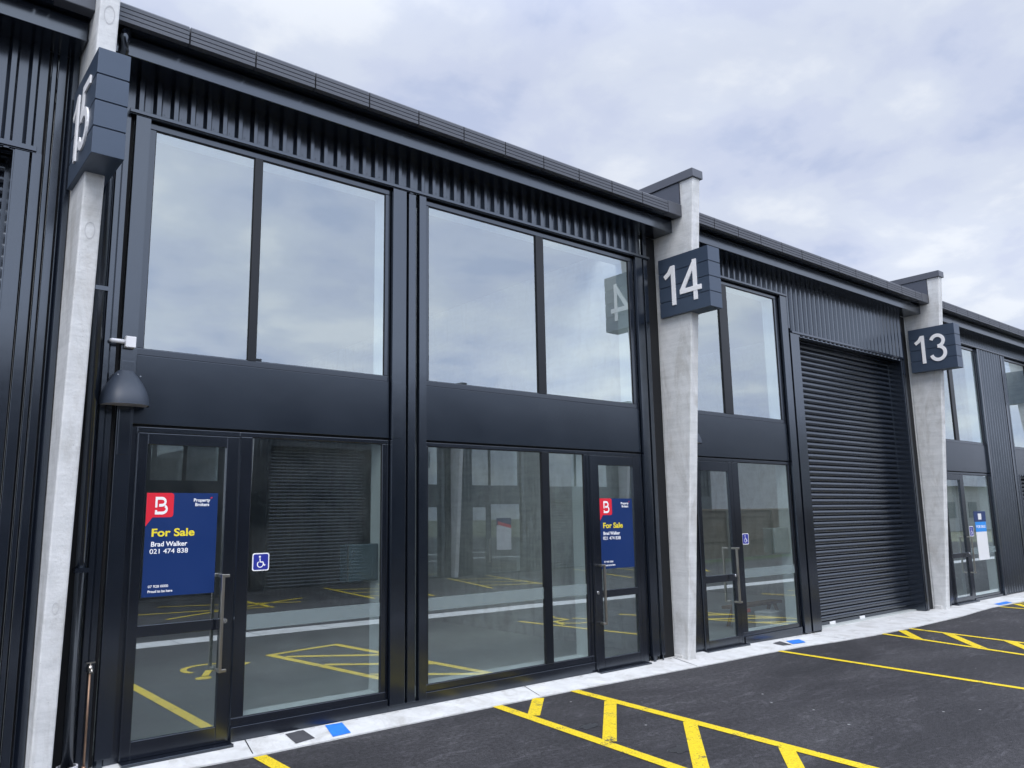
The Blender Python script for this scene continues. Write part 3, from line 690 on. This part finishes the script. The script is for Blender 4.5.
fin(7.225, .135, 0, False, 'tall pale concrete fin in the middle carrying the 14 sign')
fin(13.81, .13, 0, False, 'farthest pale concrete fin carrying the 13 sign')

# ------------------------------------------------------------------ number signs
def number_sign(num, X0, X1, y0, y1, z0, z1, label):
    o = empty('unit_number_sign', label, 'number sign', ((X0+X1)/2, (y0+y1)/2, z0), 0, 'unit number signs on the concrete fins')
    hw = (X1-X0)/2; hy = (y1-y0)/2; H = z1-z0; m = MB(); g_ = .010; ph = H/4
    for k in range(4): m.box(-hw, hw, -hy, hy, k*ph+(g_/2 if k else 0), (k+1)*ph-(g_/2 if k < 3 else 0))
    for k in range(3): m.box(-hw+.008, hw-.008, -hy+.008, hy-.008, (k+1)*ph-g_/2-.001, (k+1)*ph+g_/2+.001)
    m.build('panel', 'signblue', o, bevel=.002)
    h = .475; digs = [DIG[c] for c in num]; W = .475; pos = [-.275, -.045]
    for side in (-1, 1):
        for c, p in zip(num, pos):
            st, adv = DIG[c]; m = MB()
            for i_, q in enumerate(st): stroke(m, q, .118, 0, .010+.0015*i_, lambda a, b, t: (side*(hw+.0005+t), side*(p+a*h*.95), H*.5-h/2+b*h))
            m.build('digit', 'white', o)
    return o
number_sign('14', 7.172, 7.388, -.805, -.085, 3.895, 4.600, 'blue-grey box sign with white number 14 on the middle concrete fin')
number_sign('13', 13.69, 13.905, -.815, -.075, 3.905, 4.640, 'blue-grey box sign with white number 13 on the farthest concrete fin')
number_sign('15', .932, 1.122, -.82, -.10, 3.880, 4.590, 'blue-grey box sign with white number 15 seen almost edge on at the left')

fin(20.20, .13, 0, False, 'concrete fin past the right edge of the photo, mirrored in the farthest upper window')
number_sign('', 20.13, 20.345, -.815, -.075, 3.95, 4.68, 'box sign past the right edge, mirrored dark in the farthest upper window')
# ------------------------------------------------------------------ posters, stickers
def poster(x0, x1, z0, z1, label):
    o = empty('for_sale_poster', label, 'poster', (x0, -.0045, z0), 0, 'for sale posters on the glass doors')
    W, H = x1-x0, z1-z0
    m = MB(); m.box(0, W, 0, .0015, 0, H); m.build('backing', 'blueposter', o)
    s = W/.5
    m = MB(); r = .02*s
    pts = [(0, H)]+[(.185*s-r+r*math.sin(rad(a)), H-r+r*math.cos(rad(a))) for a in (0, 30, 60, 90)]+[(.185*s-r+r*math.cos(rad(a)), H-.172*s+r-r*math.sin(rad(a))) for a in (0, 30, 60, 90)]+[(.045*s, H-.172*s), (0, H-.235*s)]
    m.poly([(a, -.0010, b) for a, b in pts]); m.build('speech_bubble_patch', 'redposter', o, recalc=False)
    # letter B mark
    m = MB(); cv = lambda a, b, t: ((.062+a*.082)*s, -.0018-t, H-.148*s+b*.118*s)
    stroke(m, [(.05, .38), (.05, .93), (.5, .93)]+arc(.5, .72, .30, .21, 90, -90, 8)[1:]+[(.28, .51)], .17, 0, .0004, cv)
    stroke(m, arc(.55, .28, .38, .23, 55, -90, 9)+[(.05, .05), (.05, .22)], .17, 0, .0004, cv)
    m.build('letter_mark', 'white', o)
    text('poster_text', 'For Sale', .045*s, H-.305*s, .055*s, 'yellowtext', o, -.0012, bold=.035, width=.295*s)
    text('poster_text', 'Brad Walker', .045*s, H-.375*s, .034*s, 'white', o, -.0012, bold=.03, width=.248*s)
    text('poster_text', '021 474 838', .038*s, H-.425*s, .034*s, 'white', o, -.0012, bold=.012, width=.262*s)
    text('poster_text', 'Property', .325*s, H-.062*s, .024*s, 'white', o, -.0012, bold=.03, width=.118*s)
    text('poster_text', 'Brokers', .337*s, H-.094*s, .024*s, 'white', o, -.0012, bold=.03, width=.10*s)
    m = MB(); stroke(m, [(.447*s, H-.038*s), (.458*s, H-.030*s)], .008*s, 0, .0004, lambda a, b, t: (a, -.0014-t, b)); m.build('accent_mark', 'redposter', o)
    text('poster_text', '07 928 0000', .040*s, .062*s, .018*s, 'white', o, -.0012, bold=.01, width=.135*s)
    text('poster_text', 'Proud to be here', .040*s, .028*s, .018*s, 'white', o, -.0012, bold=.03, width=.165*s)
    return o
poster(1.590, 2.088, 1.104, 1.822, 'blue For Sale poster on the nearest glass door, left of the lamp bay window')
poster(6.112, 6.622, 1.056, 1.790, 'blue For Sale poster on the glass door just left of the 14 fin')

def wc(x, z, s, label):
    o = empty('access_sticker', label, 'sticker', (x, -.0015, z), 0, 'wheelchair access stickers')
    m = MB(); r = s*.12
    def rr_(w, rad_, y, mm):
        pts = []
        for cx, cz, a0 in ((w-rad_, w-rad_, 0), (-w+rad_, w-rad_, 90), (-w+rad_, -w+rad_, 180), (w-rad_, -w+rad_, 270)):
            for k in range(5): a = rad(a0+90*k/4); pts.append((cx+rad_*math.cos(a), y, cz+rad_*math.sin(a)))
        mm.poly(pts)
    rr_(s/2, r, 0, m); m.build('border', 'white', o, recalc=False)
    m = MB(); rr_(s*.44, r*.8, -.0008, m); m.build('face', 'stickerblue', o, recalc=False)
    m = MB(); cv = lambda a, b, t: (a*s, -.0014-t, b*s)
    stroke(m, arc(-.03, -.13, .17, .17, 125, 370, 16), .05, 0, .0003, cv)
    stroke(m, [(-.06, .20), (-.04, .0), (.12, -.01), (.20, -.20), (.27, -.17)], .06, .0004, .0006, cv)
    stroke(m, arc(-.065, .29, .03, .03, 0, 360, 10), .06, 0, .0003, cv)
    m.build('wheelchair_symbol', 'white', o)
    return o
wc(2.434, 1.306, .132, 'blue wheelchair sticker on the large window beside the nearest glass door')
wc(8.700, 1.290, .135, 'blue wheelchair sticker on the window right of the 14 fin')
wc(15.60, 1.22, .18, 'blue wheelchair sticker on the farthest shop window by the 13 fin')
# listing poster on the farthest window
o = empty('listing_poster', 'navy, bright blue and white stacked poster on the farthest shop window', 'poster', (15.80, -.0035, .70))
m = MB(); m.box(0, .48, 0, .001, .0, .50); m.build('white_sheet', 'whitepaper', o)
m = MB(); m.box(0, .48, -.0005, .001, .502, .68); m.build('blue_sheet', 'brightblue', o)
m = MB(); m.box(-.03, .50, -.001, .001, .682, .87); m.build('navy_sheet', 'blueposter', o)
text('poster_text', 'FOR SALE', .04, .57, .05, 'white', o, -.001, bold=.02, width=.40)
m = MB(); m.box(.15, .30, -.0018, -.0012, .72, .83); m.build('picture_patch', 'whitepaper', o)

# ------------------------------------------------------------------ wall lamp
o = empty('wall_lamp', 'dark grey half-dome lamp on the wall above the nearest glass door', 'lamp', (1.385, -.056, 2.415), 0, 'wall lamps')
def lamp_parts(o):
    m = MB(); rows = 12; seg = 20; H = .250; ring = []
    for k in range(rows+1):
        t = k/rows; w = .048+(.157-.048)*math.sin(t*math.pi/2)**.85; d = .040+(.185-.040)*math.sin(t*math.pi/2)**1.1; z = H*(1-t)
        row = []
        for j in range(seg+1):
            a = math.pi*j/seg; ex = .72; ca, sa = math.cos(a), math.sin(a)
            row.append((w*math.copysign(abs(ca)**ex, ca), -d*abs(sa)**ex, z))
        ring.append(row)
    for k in range(rows):
        for j in range(seg): m.poly([ring[k][j], ring[k][j+1], ring[k+1][j+1], ring[k+1][j]], sm=False)
    m.poly(ring[0])
    dome = m.build('lamp_shade', 'lampgrey', o)
    import bmesh
    bm = bmesh.new(); bm.from_mesh(dome.data); bmesh.ops.remove_doubles(bm, verts=bm.verts, dist=1e-5); bmesh.ops.recalc_face_normals(bm, faces=bm.faces)
    for f in bm.faces: f.smooth = True
    for e in bm.edges:
        if len(e.link_faces) == 2 and e.calc_face_angle() > rad(32): e.smooth = False
    bm.to_mesh(dome.data); bm.free()
    m = MB(); row = [(x*.93, y*.93, .012) for x, y, z in ring[-1]]; m.poly(row); m.extr([(x, y) for x, y, z in row], 'z', .004, .012); m.build('lens', 'lens', o)
    m = MB(); m.box(-.05, .05, -.006, .0, .015, .24); m.build('back_plate', 'lampgrey', o)
    for x in (-.07, .075):
        m = MB(); m.tube([(x, -.100, .205), (x, -.110, .205)], .004, 8); m.build('screw', 'chrome', o)
lamp_parts(o)
o = empty('wall_lamp', 'half-dome lamp mostly hidden behind the 14 concrete fin', 'lamp', (7.545, -.056, 2.43), 0, 'wall lamps'); lamp_parts(o)

o = empty('wall_sensor', 'small white sensor box with a stubby arm above the lamp', 'sensor', (1.395, -.056, 2.875))
m = MB(); m.box(-.030, .038, -.05, 0, -.045, .034); m.build('housing', 'white', o, bevel=.004)
m = MB(); m.tube([(-.03, -.025, -.005), (-.115, -.03, -.005), (-.130, -.03, -.005)], [.015, .015, .009], 14); m.build('sensor_arm', 'white', o)

# ------------------------------------------------------------------ downpipe and tap
o = empty('downpipe', 'black round downpipe beside the 15 fin standing in a white collar', 'downpipe', (1.183, -.105, 0))
m = MB(); m.tube([(0, 0, .06), (0, 0, 4.70), (0.0, -.05, 4.82), (.0, -.19, 4.93), (.0, -.235, 5.0), (.0, -.235, 5.06)], .036, 20); m.build('pipe', 'flash', o)
m = MB(); prof = [(.062, 0), (.062, .115), (.052, .115), (.052, 0)]
for k in range(24):
    a, b = 2*math.pi*k/24, 2*math.pi*(k+1)/24
    for (r1, z1), (r2, z2) in zip(prof[:-1], prof[1:]):
        m.poly([(r1*math.cos(a), r1*math.sin(a), z1), (r1*math.cos(b), r1*math.sin(b), z1), (r2*math.cos(b), r2*math.sin(b), z2), (r2*math.cos(a), r2*math.sin(a), z2)], sm=True)
m.build('collar', 'pvc', o)
for z in (1.3, 3.2):
    m = MB(); m.box(-.042, .042, -.040, .05, z, z+.03); m.build('bracket', 'flash', o)
o = empty('garden_tap', 'thin copper pipe with a brass tap beside the downpipe', 'tap', (1.283, -.085, .03))
m = MB(); m.tube([(0, 0, 0), (0, 0, .64)], .0075, 10); m.build('pipe', 'copper', o)
m = MB(); m.tube([(0, 0, .63), (0, 0, .675)], .014, 10); m.tube([(0, 0, .655), (0, -.045, .655), (0, -.055, .63)], .009, 10); m.build('tap_body', 'steel', o)
m = MB(); m.box(-.024, .028, -.006, .006, .688, .696); m.tube([(0, 0, .675), (0, 0, .69)], .005, 8); m.build('tap_handle', 'steel', o)
m = MB(); m.tube([(0, 0, .0), (0, 0, .06)], .013, 10); m.build('pipe_foot', 'copper', o)

# ------------------------------------------------------------------ boxes behind the glass
def lbox(x0, x1, z0, z1, label, mat):
    o = empty('letterbox', label, 'letterbox', ((x0+x1)/2, .03, z0), 0, 'letterboxes behind the glass')
    w = (x1-x0)/2; H = z1-z0; m = MB(); m.box(-w, w, 0, .13, 0, H); m.build('body', mat, o, bevel=.006)
    m = MB(); m.box(-w+.035, w-.01, -.004, -.0005, .012, H-.012); m.build('flap', mat, o, bevel=.002)
    m = MB(); m.box(-w+.001, -w+.012, -.0045, -.0005, .006, H-.006); m.build('hinge_strip', 'steel', o)
    m = MB(); m.box(-w+.05, -w+.058, -.009, -.0045, H*.62, H*.80); m.build('pull', 'chrome', o)
lbox(3.178, 3.470, 1.105, 1.408, 'dark grey letterbox behind the window right of the nearest door', 'boxdark')
plain('boxpale', (0.30, 0.33, 0.33), rough=0.4)
lbox(9.33, 9.74, 1.08, 1.41, 'pale grey letterbox behind the window right of the 14 fin', 'boxpale')
# fitting-out things inside unit 14
o = empty('timber_trestle', 'low timber trestle with a plank inside the unit right of the 14 fin', 'trestle', (10.30, .95, .035))
m = MB(); m.box(-.75, .45, -.10, .10, .26, .30); m.build('plank', 'timber', o, bevel=.004)
for x in (-.6, .32):
    for s in (-1, 1):
        m = MB(); m.extr([(s*.04-.018, .26), (s*.04+.018, .26), (s*.13+.018, 0), (s*.13-.018, 0)], 'x', x, x+.04); m.build('leg', 'timber', o)
m = MB(); m.box(-.71, -.40, -.13, -.103, .20, .25); tag(m.build('spirit_level', 'orange', None, loc=(10.30, .95, .035)), 'orange spirit level leaning on the low timber trestle', 'tool')
m = MB(); m.box(-.15, .15, -.12, .12, 0, .24); m.box(-.155, .155, -.125, .125, .215, .243)
tag(m.build('storage_box', 'whitepaper', None, bevel=.008, loc=(9.88, .52, .035)), 'white storage box on the floor inside the window by the roller door', 'box')

# ------------------------------------------------------------------ opposite row (seen mirrored in the glass)
OY = -12.75
specP = [('roll', 7.75, 10.55, 3.60), ('cap', 7.6, 10.7, 3.615, 3.65), ('trim', 7.62, 7.745, .03, 3.60), ('trim', 10.555, 10.68, .03, 3.60),
 ('win', [(11.05, 11.75), (11.83, 12.66)], 2.72, 4.55, 10.98, 12.74, 2.66, 4.60, 'upper_window', False), ('panel', 10.98, 12.74, 2.17, 2.659),
 ('win', [(11.05, 11.80), (11.88, 12.66)], .20, 2.10, 10.98, 12.74, .05, 2.17, 'shop_window', False), ('trim', 12.75, 12.86, .03, 4.6), ('trim', 10.87, 10.975, .03, 4.6)]
specQ = [('win', [(13.87, 14.48), (14.56, 15.60)], 2.72, 4.55, 13.80, 15.69, 2.66, 4.60, 'upper_window', False), ('panel', 13.80, 15.69, 2.24, 2.659),
 ('door', 13.80, 14.46, 13.88, 14.38, .05, 2.2, .16, 2.08, .80, .88, 14.42, .5, 1.15, 14.44), ('jamb', 13.80, 14.46, 2.2, 2.24),
 ('win', [(14.56, 15.66)], .20, 2.17, 14.47, 15.69, .05, 2.24, 'shop_window', False), ('trim', 15.70, 15.80, .03, 4.6),
 ('win', [(16.90, 18.0), (18.08, 19.5)], 2.72, 4.55, 16.82, 19.58, 2.66, 4.60, 'upper_window', False), ('panel', 16.82, 19.58, 2.30, 2.659), ('roll', 16.9, 19.5, 2.28), ('trim', 16.71, 16.815, .03, 4.6)]
specO = [('roll', 1.5, 4.5, 3.60), ('cap', 1.4, 4.6, 3.615, 3.65), ('win', [(5.0, 5.7), (5.78, 6.5)], 2.72, 4.55, 4.93, 6.58, 2.66, 4.60, 'upper_window', False), ('panel', 4.93, 6.58, 2.17, 2.659),
 ('win', [(5.0, 5.7), (5.78, 6.5)], .20, 2.10, 4.93, 6.58, .05, 2.17, 'shop_window', False)]
G2 = 'units of the opposite row'
unit('warehouse_unit', 'opposite dark unit whose roller door is mirrored in the window beside the nearest door', 7.17, 13.10, OY, True, specP, group=G2)
unit('warehouse_unit', 'opposite dark unit whose door and windows are mirrored in the wide centre window', 13.23, 20.05, OY, True, specQ, group=G2)
unit('warehouse_unit', 'opposite dark unit mirrored in the nearest glass door', .6, 7.04, OY, True, specO, group=G2)
for x, l in ((7.04, 'opposite concrete fin mirrored faintly at the left of the window beside the nearest door'), (13.10, 'opposite concrete fin mirrored at the left of the wide centre window'), (20.05, 'opposite concrete fin mirrored in the door left of the 14 fin')):
    fin(x, .13, OY, True, l)
o = empty('opposite_poster', 'white and blue poster on the opposite shop front, mirrored in the wide centre window', 'poster', (15.32, OY+.004, .68), math.pi)
m = MB(); m.box(0, .55, -.001, .001, 0, .72); m.build('white_sheet', 'whitepaper', o)
m = MB(); m.box(0, .55, -.0015, .001, .73, .93); m.build('blue_sheet', 'blueposter', o)
m = MB(); m.poly([(.0, -.003, .62), (.50, -.003, .74), (.50, -.003, .84), (.0, -.003, .72)]); m.build('red_banner', 'redposter', o, recalc=False)

# dark shed, concrete panels and timber fence further along the opposite side
o = empty('far_shed', 'dark ribbed shed behind the timber fence, mirrored in the door right of the 14 fin', 'shed', (26, -22, 0))
m = MB(); m.box(0, 11.5, -12, 0, 0, 5.4); m.build('wall', 'clad', o)
m = MB(); k = 0.2
while k < 11.4: m.box(k, k+.05, .0, .05, 2.6, 5.1); k += .3
m.build('rib', 'flash', o); m = MB(); m.box(-.2, 11.7, -12.2, .25, 5.4, 5.65); m.build('roof', 'flash', o)
o = empty('concrete_building', 'pale concrete panel building behind the fence, mirrored in the window right of the 14 fin', 'building', (37.6, -22, 0))
m = MB()
for k in range(6): m.box(k*2.4, k*2.4+2.385, -12, 0, 0, 7.2)
m.build('wall', 'concrete', o); m = MB(); m.box(-.1, 14.5, -12.1, .1, 7.2, 7.4); m.build('roof', 'flash', o)
o = empty('timber_fence', 'grey-brown timber fence with rails, mirrored in the glazing right of the 14 fin', 'fence', (22, -12.0, 0))
m = MB(); x = 0
while x < 18: m.box(x, x+.145, -.03+.004*random.random(), 0, .03, 1.74); x += .15
m.build('paling', 'fencewood', o)
m = MB(); m.box(0, 18, .001, .05, .62, .70); m.box(0, 18, .001, .05, 1.50, 1.60); m.build('rail', 'fencewood', o)
m = MB(); m.box(0, 18, -.07, .09, 1.745, 1.79); m.build('cap_rail', 'timber', o)
for k in range(7):
    m = MB(); x = k*2.9; m.box(x, x+.16, .051, .13, 0, 1.742); m.build('post', 'fencewood', o)
g = MB(); g.poly([(21, -11.9, .004), (40, -11.9, .004), (40, -10.9, .004), (21, -10.9, .004)]); struct(g.build('grass_verge', 'grassmat'), kind='structure')
o = empty('pale_house', 'pale rendered house beyond the yard, mirrored in the farthest shop window', 'house', (62, -20, 0))
m = MB(); m.box(0, 14, -9, 0, 0, 3.4); m.build('wall', 'renderpale', o)
m = MB(); m.extr([(-9.5, 3.4), (.5, 3.4), (-4.5, 5.6)], 'x', -.5, 14.5); m.build('roof', 'flash', o)
for x in (1.5, 5.5, 10):
    m = MB(); m.box(x, x+1.6, .001, .04, 1.0, 2.2); m.build('window', 'boxdark', o)
def tree(x, y, h, label):
    o = empty('leafy_tree', label, 'tree', (x, y, 0), 0, 'trees beyond the yard')
    m = MB(); m.tube([(0, 0, 0), (.1, .05, h*.3), (.0, .1, h*.6)], [.22, .16, .07], 10)
    for k in range(6):
        a = k*1.05; m.tube([(.05, .05, h*.32), (math.cos(a)*h*.14, math.sin(a)*h*.14, h*.55), (math.cos(a)*h*.22, math.sin(a)*h*.22, h*.7)], [.09, .05, .02], 6)
    m.build('trunk', 'barkmat', o); m = MB()
    cl = [(random.gauss(0, h*.16), random.gauss(0, h*.16), h*(.45+.5*random.random())) for _ in range(26)]
    for cx, cy, cz in cl:
        for _ in range(70):
            d = Vector((random.gauss(0, 1), random.gauss(0, 1), random.gauss(0, 1))).normalized()*h*.10*random.random()**.4
            c = Vector((cx, cy, cz))+d; a = Vector((random.gauss(0, 1), random.gauss(0, 1), random.gauss(0, 1))).normalized()*.16; b = a.cross(Vector((random.random(), random.random(), 1))).normalized()*.12
            m.poly([c-a, c-b, c+a, c+b])
    m.build('crown', 'leafmat', o, recalc=False)
tree(48, -18, 6.5, 'nearer leafy tree left of the pale house, mirrored in the farthest window'); tree(56, -26, 8, 'taller leafy tree behind the pale house'); tree(80, -14, 7, 'leafy tree at the far end beyond the pale house')
